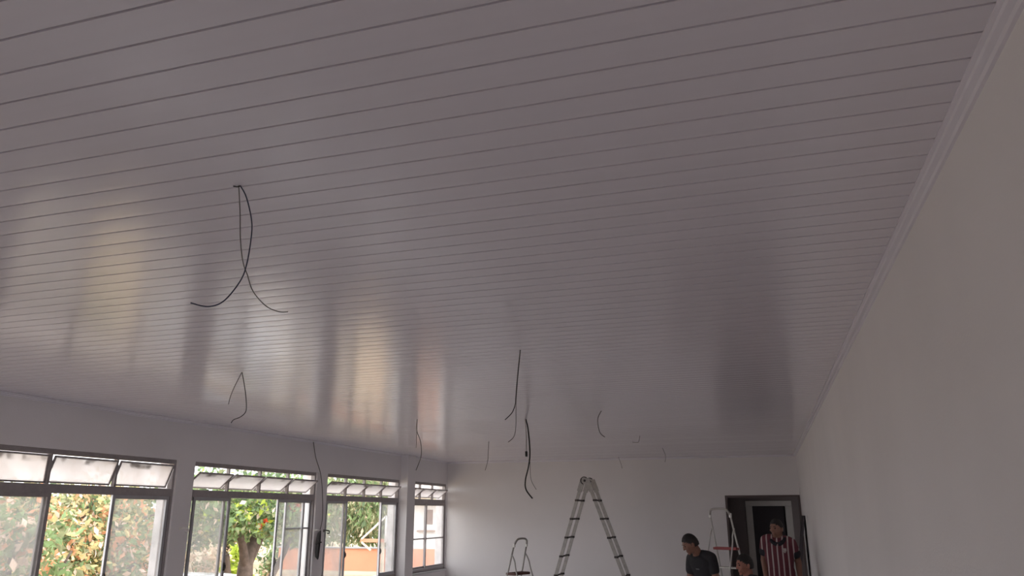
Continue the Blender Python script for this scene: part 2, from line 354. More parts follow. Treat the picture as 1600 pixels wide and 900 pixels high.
def foliage(name, blobs, n, size, mix, parent, seed, droop=0.0, asp=.5):
    r = np.random.RandomState(seed); names = list(mix); w = np.array([mix[k] for k in names], float); w /= w.sum()
    vol = np.array([b[3] * b[4] * b[5] for b in blobs]) ** (2 / 3.); vol /= vol.sum()
    bi = r.choice(len(blobs), n, p=vol); B = np.array(blobs)[bi]
    nc = max(8, n // 45); cl = r.normal(size=(nc, 3)); cl /= np.linalg.norm(cl, axis=1)[:, None]; cl *= (r.rand(nc, 1) ** .45)
    ci = r.randint(0, nc, n)
    d = cl[ci] + r.normal(size=(n, 3)) * .13
    c = B[:, :3] + d * B[:, 3:6]
    t = r.normal(size=(n, 3)); t[:, 2] -= droop; t /= np.linalg.norm(t, axis=1)[:, None]
    s = np.cross(t, r.normal(size=(n, 3))); s /= np.linalg.norm(s, axis=1)[:, None]; nn = np.cross(t, s)
    L = size * (.6 + .8 * r.rand(n, 1)); W = L * asp
    V = np.stack([c - t * L * .5, c + s * W * .5 + nn * W * .12, c + t * L * .5, c - s * W * .5 + nn * W * .12], 1).reshape(-1, 3)
    F = np.arange(4 * n).reshape(n, 4)
    me = bpy.data.meshes.new(name); me.from_pydata(V.tolist(), [], F.tolist())
    for k in names: me.materials.append(LF[k])
    # every cluster leans to one colour, as clumps of turned leaves do
    cm = r.choice(len(names), nc, p=w); mi = np.where(r.rand(n) < .55, cm[ci], r.choice(len(names), n, p=w))
    me.polygons.foreach_set('material_index', mi.astype(np.int32)); me.update()
    o = bpy.data.objects.new(name, me); link(o, parent); return o
def tree(name, label, base, trunk, branches, blobs, n, size, mix, seed, group=None, droop=0.0, asp=.5, cat='tree', extra=None):
    root = empty(name, base); tag(root, label, cat, group)
    bm = bmesh.new(); tube(bm, smooth_path([p for p, _ in trunk]), [0] * 0 or None or trunk[0][1], 10, trunk[-1][1]); 
    for pts, r0, r1 in branches: tube(bm, smooth_path(pts), r0, 7, r1)
    bmobj('trunk', bm, BARK, root, True)
    foliage('foliage', blobs, n, size, mix, root, seed, droop, asp)['kind'] = 'stuff'
    if extra:
        for i, bl in enumerate(extra[0]): foliage('flower_cluster', [bl], extra[1][i], extra[2], extra[3], root, seed + 50 + i)['kind'] = 'stuff'
    return root
G = GROUND
# ground of leaf litter
bm = bmesh.new(); nx, ny = 46, 60; gv = []
for i in range(nx):
    for j in range(ny):
        X = XL - WT - 54 * i / (nx - 1); Y = -16 + 86 * j / (ny - 1)
        far = max(0, (-X - 15)) * .012
        gv.append(bm.verts.new((X, Y, G + .05 * sin(X * .9) * cos(Y * .7) * min(1, (-X - 6) * .2) + far)))
for i in range(nx - 1):
    for j in range(ny - 1): bm.faces.new((gv[i * ny + j], gv[i * ny + j + 1], gv[(i + 1) * ny + j + 1], gv[(i + 1) * ny + j]))
gv2 = [bm.verts.new(p) for p in ((XL - WT, -16, G), (26, -16, G), (26, YB - .2, G), (XL - WT, YB - .2, G))]; bm.faces.new(gv2)
gm = mat('leaf_litter', (.40, .31, .20), .9, .35, 1.6, .4, 12)
struct(bmobj('ground', bm, gm, None, True), 'pale earth covered in orange fallen leaves outside the windows', 'ground')

tree('autumn_tree', 'yellow and orange autumn tree behind the open middle of the nearest window', (-14.2, 13.4, G),
     [((0, 0, -.1), .17), ((.1, .2, 1.2), .12), ((-.1, .5, 2.3), .08), ((0, .8, 3.2), .04)],
     [([(.1, .2, 1.2), (.5, -.5, 1.9), (.8, -1.4, 2.5)], .06, .02), ([(0, .4, 1.7), (.6, .9, 2.3), (.9, 1.7, 2.6)], .06, .02), ([(.05, .15, 1.0), (.7, .8, 1.3), (1.1, 1.6, 1.8)], .045, .012), ([(0, 0, .9), (.6, -.9, 1.0), (.9, -1.9, 1.5)], .045, .012)],
     [(0, 0, 2.1, 2.0, 2.2, 1.15), (.4, -1.6, 1.7, 1.3, 1.5, .9), (.3, .9, 1.5, 1.5, 1.6, .9), (-.6, .5, 2.6, 1.5, 1.9, .7)], 9000, .165,
     dict(yellow=3.2, orange=2.7, green=2.8, pink=1.0, olive=2.4, dark=.9), 3)
tree('red_leaf_shrub', 'pinkish green shrub behind the dusty left pane of the nearest window', (-11.2, 9.5, G),
     [((0, 0, -.1), .1), ((.1, 0, 1.0), .07), ((0, .2, 2.2), .03)], [([(.1, 0, .8), (.4, -.6, 1.5), (.5, -1, 2.1)], .04, .015), ([(.1, 0, .7), (.2, .7, 1.4), (.3, 1.0, 2.0)], .04, .015)],
     [(0, 0, 1.9, .9, 1.2, .9), (.2, -1.2, 1.7, .9, 1.1, .8), (-.2, .3, 1.1, .9, 1.1, .6)], 3000, .17, dict(green=4, pink=2.2, orange=1, olive=2, dark=1), 4, cat='shrub')
tree('green_tree', 'soft green tree behind the dusty right pane of the nearest window', (-18.0, 18.9, G),
     [((0, 0, -.1), .2), ((.1, 0, 1.2), .15), ((0, .3, 2.6), .08)], [([(.1, 0, 1.1), (.2, -.8, 1.9), (.4, -1.4, 2.6)], .07, .02), ([(.1, 0, 1.2), (.5, .7, 2.0), (.6, 1.2, 2.8)], .07, .02)],
     [(0, 0, 2.5, 1.9, 1.7, 1.5), (.5, -1.0, 2.0, 1.3, 1.2, 1.0), (0, .7, 1.6, 1.3, 1.1, .8)], 3200, .19, dict(green=5, olive=2, yellow=1, pink=.8, dark=1), 5)
tree('flowering_tree', 'leafy tree with red flowers and a thick forked trunk behind the second window', (-13.0, 18.15, G),
     [((0, 0, -.1), .27), ((0, -.05, .8), .22), ((0, .0, 1.55), .22), ((.0, .5, 2.2), .13), ((0, 1.0, 3.0), .07)],
     [([(0, -.05, 1.2), (.1, -.45, 1.9), (.1, -1.0, 2.6)], .15, .05), ([(0, .1, .2), (.2, .75, .9), (.3, 1.3, 1.7), (.3, 1.6, 2.3)], .12, .04), ([(0, 0, 1.2), (.2, .4, 2.2), (.5, .5, 3.0)], .1, .04), ([(0, -.1, .3), (-.1, -.55, .9), (-.1, -.75, 1.6)], .17, .08)],
     [(0, -.3, 3.1, 1.6, 2.2, .95), (.3, 1.2, 2.9, 1.3, 1.3, .85), (.2, -1.2, 2.6, 1.2, 1.1, .7), (.4, .2, 2.35, 1.1, 1.7, .45), (.5, 1.6, 2.2, .7, .6, .55)], 7500, .17, dict(green=5, olive=2.2, lime=.9, dark=1.4, pink=.35), 6,
     extra=([(1.0, .62, 2.68, .22, .24, .24), (1.0, -.9, 2.35, .12, .14, .12), (.9, .95, 2.8, .12, .12, .1)], (110, 30, 30), .13, dict(red=4, orange=1)))
tree('olive_tree', 'tall drooping olive-green tree above the orange wall', (-16.5, 31.0, G),
     [((0, 0, -.1), .25), ((.1, 0, 1.5), .18), ((0, .2, 4), .1)], [([(.1, 0, 1.4), (.3, -1, 2.6), (.4, -1.8, 3.6)], .09, .03), ([(.1, 0, 1.6), (.5, 1.2, 2.8), (.6, 2, 3.6)], .09, .03)],
     [(0, 0, 3.4, 2.4, 2.8, 1.7), (.6, -2.2, 2.9, 1.6, 1.9, 1.5), (.4, 2, 2.7, 1.6, 1.8, 1.6), (.4, 0, 2.0, 1.8, 2.2, .8)], 9500, .28, dict(olive=5, dark=2.2, green=2, dry=1), 8, droop=1.6, asp=.3)
tree('lime_shrub', 'bright yellow-green broad-leaved shrub beside the forked trunk', (-15.0, 20.35, G),
     [((0, 0, -.1), .04), ((0, 0, .5), .03), ((0, 0, 1.0), .015)], [([(0, 0, .1), (.1, .2, .6), (.1, .3, 1.1)], .02, .01), ([(0, 0, .1), (.1, -.2, .6), (.1, -.3, 1.0)], .02, .01)],
     [(0, 0, .95, .45, .5, .75), (.1, .1, 1.5, .3, .35, .35)], 420, .34, dict(lime=6, yellow=1.2, green=.6), 9, asp=.3, cat='shrub')
tree('dry_bush', 'pale dry bush behind the left pane of the second window', (-17.2, 21.9, G),
     [((0, 0, -.1), .05), ((0, 0, .5), .03), ((0, 0, 1.1), .012)], [([(0, 0, .1), (.1, .5, .6), (.1, .7, 1.1)], .02, .01), ([(0, 0, .1), (.1, -.5, .6), (.1, -.8, 1.0)], .02, .01)],
     [(0, 0, 1.0, .8, 1.3, .6)], 1100, .17, dict(dry=5, pink=2, olive=1), 10, cat='shrub')
tree('green_hedge_shrub', 'dull green shrub right of the forked trunk', (-16.8, 26.4, G),
     [((0, 0, -.1), .06), ((0, 0, .6), .04), ((0, 0, 1.4), .015)], [([(0, 0, .2), (.1, .7, .8), (.1, 1.0, 1.4)], .03, .01), ([(0, 0, .2), (.1, -.7, .8), (.1, -1.0, 1.3)], .03, .01)],
     [(0, 0, 1.2, .9, 1.6, .8), (0, 1.2, .8, .8, .8, .6), (0, -1.1, .8, .8, .8, .6)], 2000, .2, dict(green=3, olive=3, dry=1.6, dark=1), 21, cat='shrub')
far = [(-24, 17.5, 3, 2.6, 'hazy green background tree left of the autumn tree', 11), (-27, 26, 3.2, 3.0, 'hazy green background tree behind the autumn tree', 12), (-25, 33, 3, 3.2, 'hazy green background tree behind the flowering tree', 13),
       (-26, 41, 3.2, 3.4, 'hazy green background tree left of the olive-green tree', 14), (-22, 9.0, 2.8, 2.4, 'hazy green background tree furthest to the left', 15)]
for (x_, y_, r_, h_, lab, sd) in far:
    tree('background_tree', lab, (x_, y_, G), [((0, 0, -.1), .22), ((.1, 0, 1.2), .16), ((0, .2, h_), .07)], [([(.1, 0, 1.2), (.3, -1, 2.2), (.4, -1.8, 2.8)], .08, .03)],
         [(0, 0, h_ * .75, 2, r_, h_ * .5), (0, -r_ * .6, h_ * .62, 1.6, r_ * .6, h_ * .4), (0, r_ * .6, h_ * .62, 1.6, r_ * .6, h_ * .4)], 4500, .30, dict(green=4, olive=3, yellow=1.2, pink=.5, dark=1.4), sd, 'trees in the background')

TERRA = mat('terracotta_paint', (.64, .28, .17), .8, .06, 2)
CREAM = mat('cream_paint', (.62, .55, .44), .8, .04, 2); HWHITE = mat('house_white', (.66, .65, .65), .8, .04, 2)
# low orange wall with a metal capping and a pale base band
r = empty('orange_wall', (-13.3, 24.0, G)); tag(r, 'low orange garden wall with a pale base band beyond the third window', 'wall')
boxobj('wall_body', -2.6, 1.75, -.1, .1, 0, 1.48, TERRA, r); boxobj('base_band', -2.62, 1.77, -.14, .14, .66, .78, CREAM, r); boxobj('plinth', -2.62, 1.77, -.13, .13, 0, .66, mat('beige_plinth', (.60, .50, .40), .9), r)
boxobj('capping', -2.64, 1.79, -.15, .15, 1.48, 1.52, mat('grey_zinc', (.35, .35, .37), .5, metal=.3), r)
# orange canopy with a white diagonal brace
r = empty('canopy_frame', (-11.75, 23.4, G)); tag(r, 'orange canopy beam on a post with a white diagonal brace', 'canopy')
boxobj('post', -.04, .04, -.04, .04, 0, 1.75, CREAM, r); boxobj('beam', -.78, .25, -.07, .07, 1.70, 1.80, TERRA, r)
bm = bmesh.new(); beam(bm, (-.72, -.09, 1.80), (.12, -.09, 2.5), .05, .05); bmobj('brace', bm, HWHITE, r)
bm = bmesh.new(); beam(bm, (-.72, -.09, 1.70), (-.38, -.09, 1.46), .05, .05); bmobj('brace', bm, CREAM, r)
bm = bmesh.new(); beam(bm, (.12, -.09, 2.5), (.12, -.09, 1.7), .05, .05); bmobj('upright', bm, HWHITE, r)
# white house beyond the last window
r = empty('white_house', (-9.6, 24.6, G)); tag(r, 'white house with a cream eave and orange base beyond the small far window', 'house')
boxobj('wall', -1.75, 3.2, 0, 3.5, 1.46, 3.1, HWHITE, r); boxobj('base', -1.78, 3.22, -.03, 3.5, 0, 1.46, TERRA, r)
boxobj('eave', -2.1, 3.5, -.5, 3.8, 2.92, 3.10, CREAM, r)
bm = bmesh.new(); prism(bm, [(0, -.6, 3.1), (0, 4.0, 3.1), (0, 1.7, 4.1)], ((-2.2, 0, 0), (3.6, 0, 0))); bmobj('roof', bm, mat('clay_roof', (.36, .30, .27), .8, .2, 12), r)
for x0 in (-1.25, .6):
    w = boxobj('window', x0, x0 + .28, -.03, .02, 2.24, 2.70, mat('brown_shutter', (.20, .13, .11), .6), r); boxobj('window_sill', x0 - .25, x0 + .45, -.08, 0, 2.0, 2.05, mat('brown_sill', (.32, .22, .18), .7), w)
# parked car
r = empty('parked_car', (-11.0, 14.25, G), radians(84)); tag(r, 'silver car roof showing low behind the second window', 'car')
CARP = mat('silver_car_paint', (.72, .74, .78), .25, .02, 3, metal=.3, coat=.6); CGL = mat('car_glass', (.05, .06, .07), .1); TYRE = mat('tyre', (.02, .02, .02), .8)
bm = bmesh.new()
def loft_sections(bm, secs):
    rings = [[bm.verts.new(p) for p in s] for s in secs]; n = len(rings[0])
    for a, b in zip(rings, rings[1:]):
        for i in range(n): bm.faces.new((a[i], a[(i + 1) % n], b[(i + 1) % n], b[i]))
    bm.faces.new(rings[0][::-1]); bm.faces.new(rings[-1])
secs = []
for x, hw, z0, z1 in ((-2.0, .68, .40, .72), (-1.9, .78, .28, .86), (-1.2, .83, .22, .93), (0, .84, .2, .95), (.9, .83, .2, .93), (1.6, .80, .25, .80), (1.95, .70, .35, .62)):
    secs.append([(x, -hw * .93, z0), (x, -hw, z0 + .15), (x, -hw, z1 - .12), (x, -hw * .9, z1), (x, hw * .9, z1), (x, hw, z1 - .12), (x, hw, z0 + .15), (x, hw * .93, z0)])
loft_sections(bm, secs); bd = bmobj('body', bm, CARP, r, True)
bm = bmesh.new(); secs = []
for z, x0, x1, hw in ((.92, -1.75, .95, .76), (1.12, -1.55, .55, .70), (1.34, -1.2, .08, .61), (1.38, -1.0, -.1, .55)):
    secs.append([(x0, -hw * .9, z), (x0 + .15, -hw, z), (x1 - .15, -hw, z), (x1, -hw * .9, z), (x1, hw * .9, z), (x1 - .15, hw, z), (x0 + .15, hw, z), (x0, hw * .9, z)])
loft_sections(bm, secs[:3]); bmobj('window_glass', bm, CGL, r)
bm = bmesh.new(); s2 = [[(x, y_, 1.34 - .01) for x, y_, _ in secs[2]], [(x, y_, 1.39) for x, y_, _ in secs[2]], [(x, y_, 1.42) for x, y_, _ in secs[3]]]; loft_sections(bm, s2); bmobj('roof', bm, CARP, r, True)
for x, y_ in ((-1.25, -.74), (-1.25, .74), (1.2, -.74), (1.2, .74)):
    bm = bmesh.new(); bmesh.ops.create_cone(bm, cap_ends=True, segments=20, radius1=.29, radius2=.29, depth=.18, matrix=Matrix.Translation((x, y_, .29)) @ Matrix.Rotation(pi / 2, 4, 'X'))
    wh = bmobj('wheel', bm, TYRE, r); bm = bmesh.new(); bmesh.ops.create_cone(bm, cap_ends=True, segments=16, radius1=.18, radius2=.15, depth=.2, matrix=Matrix.Translation((x, y_, .29)) @ Matrix.Rotation(pi / 2, 4, 'X')); bmobj('hubcap', bm, CARP, wh)

# ================================================================ HANGING WIRES
BLUEW = mat('blue_wire', (.028, .035, .075), .45); GREYW = mat('grey_wire', (.13, .12, .11), .5); BLACKW = mat('black_cable', (.012, .011, .011), .5); THINW = mat('thin_grey_wire', (.17, .155, .155), .5)
def wires(label, strands, hole=True):
    base = Vector(strands[0][0][0]); root = empty('ceiling_wire', base); tag(root, label, 'wire', 'electrical wires hanging from the ceiling')
    for pts, rad, m in strands:
        P = [Vector(p) - base for p in pts]; P[0] = P[0] + Vector((0, 0, .004)) if hole else P[0]
        bm = bmesh.new(); tube(bm, smooth_path(P, 8), rad, 6); bmobj('strand', bm, m, root, True)
    return root
w1 = wires('blue and grey wires crossing as they hang nearest the viewer', [
    ([[-1.504, 1.885, 2.72], [-1.485, 1.9, 2.684], [-1.467, 1.914, 2.607], [-1.464, 1.916, 2.543], [-1.469, 1.913, 2.459], [-1.48, 1.904, 2.405], [-1.511, 1.879, 2.34], [-1.544, 1.852, 2.318], [-1.583, 1.822, 2.325]], .0022, BLUEW),
    ([[-1.507, 1.885, 2.72], [-1.496, 1.891, 2.634], [-1.488, 1.897, 2.54], [-1.477, 1.906, 2.468], [-1.468, 1.92, 2.432], [-1.448, 1.929, 2.379], [-1.416, 1.955, 2.336], [-1.385, 1.979, 2.321], [-1.363, 1.997, 2.323]], .0017, GREYW)])
bm = bmesh.new(); tube(bm, [(-.018, -.006, -.002), (-.006, -.002, -.004), (.002, 0, -.003)], .002, 6); bmobj('frayed_end', bm, BLACKW, w1)
wires('thin grey wire pair splitting like a hairpin above the nearest window', [
    ([[-3.588, 4.743, 2.72], [-3.622, 4.717, 2.609], [-3.638, 4.705, 2.538], [-3.644, 4.7, 2.482]], .0028, THINW),
    ([[-3.588, 4.743, 2.72], [-3.561, 4.764, 2.59], [-3.545, 4.775, 2.474], [-3.549, 4.772, 2.427], [-3.575, 4.753, 2.394], [-3.608, 4.728, 2.374], [-3.62, 4.719, 2.35]], .0032, BLACKW)])
wires('long dark wire with two tails left of the thick black cable', [
    ([[-1.406, 4.609, 2.72], [-1.423, 4.604, 2.564], [-1.435, 4.601, 2.422], [-1.439, 4.599, 2.374], [-1.458, 4.593, 2.323], [-1.5, 4.581, 2.279]], .003, BLACKW),
    ([[-1.406, 4.612, 2.72], [-1.427, 4.607, 2.503], [-1.435, 4.604, 2.374], [-1.435, 4.6, 2.244], [-1.447, 4.597, 2.177], [-1.481, 4.586, 2.142]], .0022, THINW)])
w4 = wires('thick black cable with a pale lead hanging lowest near the tall ladder', [
    ([[-2.449, 8.205, 2.72], [-2.422, 8.213, 2.615], [-2.404, 8.218, 2.373], [-2.419, 8.214, 2.217], [-2.453, 8.204, 2.068], [-2.447, 8.205, 1.968], [-2.382, 8.225, 1.875]], .0085, BLACKW),
    ([[-2.440, 8.215, 2.72], [-2.417, 8.224, 2.477], [-2.406, 8.228, 2.203], [-2.393, 8.221, 2.068], [-2.342, 8.237, 1.968]], .003, GREYW),
    ([[-2.452, 8.20, 2.72], [-2.440, 8.203, 2.546], [-2.440, 8.203, 2.373], [-2.440, 8.203, 2.36]], .006, mat('pale_lead', (.45, .42, .40), .5))])
bm = bmesh.new(); box(bm, -.011, .011, -.011, .011, -.045, .012, Matrix.Translation((.009, -.002, -.36)), .003); bmobj('connector', bm, BLACKW, w4)
wires('thin wire pair hanging by the pilaster of the window wall', [
    ([[-3.578, 7.825, 2.72], [-3.581, 7.823, 2.602], [-3.539, 7.842, 2.478], [-3.528, 7.847, 2.327], [-3.574, 7.826, 2.171]], .0042, GREYW),
    ([[-3.578, 7.828, 2.72], [-3.581, 7.826, 2.602], [-3.581, 7.823, 2.409]], .003, THINW)])
wires('single thin wire against the left half of the far wall', [([[-3.738, 10.672, 2.72], [-3.745, 10.67, 2.58], [-3.753, 10.667, 2.449], [-3.787, 10.655, 2.314]], .0045, THINW)])
wires('short curved wire hanging right of the thick black cable', [([[-1.509, 7.764, 2.72], [-1.55, 7.756, 2.637], [-1.535, 7.759, 2.508], [-1.487, 7.768, 2.457]], .0045, GREYW)])
wires('tiny hooked wire furthest but one on the right row', [([[-1.534, 10.517, 2.72], [-1.554, 10.514, 2.644], [-1.58, 10.51, 2.634], [-1.639, 10.502, 2.637]], .0038, THINW)])
wires('faint short wire nearest the far wall on the right row', [([[-1.497, 12.642, 2.72], [-1.454, 12.647, 2.599], [-1.47, 12.645, 2.5]], .0035, THINW)])
wires('faint short wire just in front of the far wall above the tall ladder', [([[-2.523, 14.425, 2.72], [-2.482, 14.432, 2.604], [-2.462, 14.435, 2.512]], .0038, THINW)])
# cable down the pier between the second and third windows
rt = empty('wall_cable', (-6.045, 9.728, 2.70)); tag(rt, 'dark cable sagging down the pier right of the second window', 'cable')
bm = bmesh.new(); tube(bm, smooth_path([(0, 0, 0), (0, .09, -.21), (.005, .235, -.424), (.005, .32, -.69), (.005, .365, -1.04), (.008, .30, -1.22), (.014, .25, -1.235)], 8), .006, 6); bmobj('strand', bm, GREYW, rt, True)
HK = [((-6.07, 7.235, 1.575), 'white hook on the pier between the first two windows'), ((-6.07, 9.955, 1.50), 'white hook holding the black coil right of the second window'), ((-6.07, 10.20, 1.49), 'small grey hook at the left edge of the third window')]
for k, (p, lab) in enumerate(HK):
    rt = empty('wall_hook', p); tag(rt, lab, 'hook', 'hooks on the window piers')
    hm = WHITEP if k < 2 else GREYW
    boxobj('plate', 0, .006, -.018, .018, -.018, .018, hm, rt, .002)
    bm = bmesh.new(); tube(bm, smooth_path([(.004, 0, 0), (.03, .01, .006), (.05, .045, .0), (.05, .075, -.012), (.04, .078, -.035), (.03, .055, -.038)], 5), .009, 6); bmobj('hook_arm', bm, hm, rt, True)
rt = empty('cable_coil', (-6.03, 10.01, 1.46)); tag(rt, 'long black coil of cable hanging from the hook beside the second window', 'cable coil')
for k in range(5):
    bm = bmesh.new(); pts = []
    for i in range(25):
        a = 2 * pi * i / 24; pts.append((.012 * cos(a * 1) * .6 + .006 * (k - 2), (.036 - .004 * k) * sin(a) + .008 * (k % 2), -.155 + (.165 + .006 * k) * cos(a)))
    tube(bm, pts, .0085, 6); bmobj('loop', bm, mat('coil_rubber', (.05, .047, .048), .6), rt, True)
bm = bmesh.new(); tube(bm, smooth_path([(.03, .03, -.12), (.025, -.035, -.13), (-.02, -.03, -.14), (-.02, .03, -.13), (.03, .03, -.12)], 5), .008, 6); bmobj('tie', bm, BLACKW, rt, True)

# ================================================================ LADDERS
def stepladder(name, label, loc, rz, H, zp, wt, wb, steps, tubem, stepm, platm, lean=.27, rear=.38, pd=.15):
    rt = empty(name, loc, rz); tag(rt, label, 'ladder')
    def fy(z): return lean * (H - z)                     # front rails run forward as they come down
    hw = lambda z: (wt + (wb - wt) * (H - z) / H) / 2
    c = .085
    pts = [(-hw(0), fy(0), .012), (-hw(zp), fy(zp), zp), (-hw(H - c), fy(H - c), H - c), (-hw(H) + c * .3, fy(H), H - c * .3), (-hw(H) + c, fy(H), H), (hw(H) - c, fy(H), H), (hw(H) - c * .3, fy(H), H - c * .3), (hw(H - c), fy(H - c), H - c), (hw(zp), fy(zp), zp), (hw(0), fy(0), .012)]
    for s in (-1, 1):
        bm = bmesh.new(); tube(bm, [(s * hw(0), fy(0), .012), (s * hw(zp), fy(zp), zp), (s * hw(H - c - .02), fy(H - c - .02), H - c - .02)], .0125, 10); bmobj('front_rail', bm, tubem, rt, True)
        bm = bmesh.new(); box(bm, s * hw(0) - .02, s * hw(0) + .02, fy(0) - .022, fy(0) + .022, 0, .035, None, .004); bmobj('foot', bm, DARKP, rt)
        zr = zp + .26; y0 = fy(zr)
        bm = bmesh.new(); tube(bm, smooth_path([(s * (hw(zr) + .012), y0, zr), (s * (hw(zr) + .014), y0 - .06, zr - .10), (s * (hw(zp) + .014), y0 - .12, zp - .05), (s * hw(0), y0 - .12 - rear * (zp - .05), .012)], 6), .0105, 8); bmobj('rear_leg', bm, tubem, rt, True)
        bm = bmesh.new(); yr = y0 - .12 - rear * (zp - .05); box(bm, s * hw(0) - .018, s * hw(0) + .018, yr - .02, yr + .02, 0, .035, None, .004); bmobj('foot', bm, DARKP, rt)
        bm = bmesh.new(); box(bm, -.016, .016, -.016, .016, -.03, .03, Matrix.Translation((s * hw(H - .09), fy(H - .09), H - .09)), .004); bmobj('clip', bm, WHITEP, rt)
    bm = bmesh.new(); tube(bm, smooth_path(pts[2:8], 5), .015, 10); bmobj('hand_rail', bm, STEEL, rt, True)
    bm = bmesh.new(); box(bm, -hw(zp) - .012, hw(zp) + .012, fy(zp) - pd, fy(zp) + .03, zp - .035, zp, None, .006)
    for i in range(4): box(bm, -hw(zp) + .02, hw(zp) - .02, fy(zp) - pd * (.9 - .25 * i), fy(zp) - pd * (.8 - .25 * i), zp, zp + .004)
    bmobj('platform', bm, platm, rt)
    for z in steps:
        bm = bmesh.new(); box(bm, -hw(z) - .005, hw(z) + .005, fy(z) - .05, fy(z) + .03, z - .024, z, None, .004); bmobj('step', bm, stepm, rt)
    for z in (zp * .35, zp * .7):
        yb = fy(zp + .26) - .12 - rear * (zp - .05 - z)
        bm = bmesh.new(); tube(bm, [(-hw(z), yb, z), (hw(z), yb, z)], .008, 6); bmobj('rear_brace', bm, tubem, rt, True)
    return rt
stepladder('step_ladder', 'small silver step ladder with a red-brown platform at the end wall', (-3.58, 11.75, 0), YAW + radians(52), 1.355, .875, .30, .44, (.22, .44, .65), STEEL, STEEL, REDBR)
stepladder('step_ladder', 'pale step ladder with a red platform before the dark doorway', (-.66, 11.95, 0), YAW - radians(48), 1.78, 1.25, .33, .44, (.22, .44, .66, .98), PALESTEEL, STEEL, REDST, pd=.07)
# tall A-frame ladder
rt = empty('folding_ladder', (-2.845, 12.98, 0)); tag(rt, 'tall weathered aluminium folding ladder standing as an A', 'ladder')
HT = 2.225
for s, foot in ((-1, .77), (1, .86)):
    for yy in (0, .44):
        bm = bmesh.new(); a = Vector((s * foot, yy, .01)); b = Vector((s * .05, yy, HT)); beam(bm, a, b, .028, .052, Vector((s, 0, .3))); bmobj('stile', bm, STEEL, rt)
        bm = bmesh.new(); d = (b - a).normalized(); beam(bm, a - d * .01 + Vector((0, 0, .01)), a + d * .09, .034, .075, Vector((s, 0, .3))); bmobj('foot', bm, DARKP, rt)
        bm = bmesh.new(); beam(bm, b - d * .16, b + d * .05, .034, .078, Vector((s, 0, .3))); bmobj('hinge_plate', bm, DARKP if False else STEEL, rt)
    z = 1.93
    while z > .15:
        t = (HT - z) / HT; x = s * (.05 + (foot - .05) * t)
        bm = bmesh.new(); tube(bm, [(x, -.03, z), (x, .47, z)], .014, 8); rg = bmobj('rung', bm, mat('worn_rung', (.12, .10, .095), .6, .2, 18), rt, True)
        for yy in (0, .44):
            bm = bmesh.new(); box(bm, x - .032, x + .032, yy - .018, yy + .018, z - .016, z + .016, None, .003); bmobj('rung_collar', bm, DARKP, rg)
        z -= .295
for yy in (0, .44):
    bm = bmesh.new(); bmesh.ops.create_cone(bm, cap_ends=True, segments=18, radius1=.052, radius2=.052, depth=.05, matrix=Matrix.Translation((0, yy, HT + .02)) @ Matrix.Rotation(pi / 2, 4, 'X')); hg = bmobj('hinge', bm, STEEL, rt)
    bm = bmesh.new(); bmesh.ops.create_cone(bm, cap_ends=True, segments=12, radius1=.02, radius2=.02, depth=.07, matrix=Matrix.Translation((0, yy, HT + .02)) @ Matrix.Rotation(pi / 2, 4, 'X')); bmobj('pin', bm, DARKP, hg)
    bm = bmesh.new(); tube(bm, [(.03 * 0 + .06 * cos(a * pi / 8) - .005, yy - .035, HT + .02 + .06 * sin(a * pi / 8)) for a in range(2, 12)], .008, 6); bmobj('lock_lever', bm, DARKP, rt, True)
# dark board leaning against the right wall by the corner
rt = empty('leaning_board', (.50, 13.9, 0)); tag(rt, 'narrow dark board leaning on the right wall beside the doorway', 'board')
bm = bmesh.new(); beam(bm, (-.20, 0, .0), (.055, 0, 1.68), .80, .025, Vector((1, 0, 0))); bmobj('panel', bm, mat('dark_board', (.05, .04, .048), .6), rt)
bm = bmesh.new(); beam(bm, (-.216, 0, .02), (-.153, 0, .42), .82, .006, Vector((1, 0, 0))); bmobj('edge_strip', bm, DARKP, rt)

# ================================================================ PEOPLE
SKIN = mat('skin', (.27, .135, .095), .55, .08, 14); HAIR = mat('dark_hair', (.016, .012, .011), .6, .2, 60, .6, 160)
LIP = mat('lips', (.22, .08, .07), .5); EYEW = mat('eye', (.03, .022, .02), .2)
_SP = {}
def sph(bm, c, r, M=None, seg=14):
    r = (r, r, r) if not isinstance(r, (tuple, list)) else r
    if seg not in _SP:
        t_ = bmesh.new(); bmesh.ops.create_uvsphere(t_, u_segments=seg, v_segments=max(8, seg * 2 // 3), radius=1); t_.verts.index_update()
        _SP[seg] = ([v.co.copy() for v in t_.verts], [[v.index for v in f.verts] for f in t_.faces]); t_.free()
    vs_, fs_ = _SP[seg]; c = Vector(c)
    nv = [bm.verts.new((M @ (c + Vector((v.x * r[0], v.y * r[1], v.z * r[2])))) if M is not None else (c.x + v.x * r[0], c.y + v.y * r[1], c.z + v.z * r[2])) for v in vs_]
    for f in fs_: bm.faces.new([nv[i] for i in f])
def limb(bm, a, b, ra, rb, n=9, flat=None):
    a = Vector(a); b = Vector(b)
    for i in range(n + 1):
        t = i / n; bulge = 1 + .06 * sin(pi * t); sph(bm, a.lerp(b, t), (ra + (rb - ra) * t) * bulge, None, 12)
    tube(bm, [a.lerp(b, i / 6) for i in range(7)], ra, 14, rb)
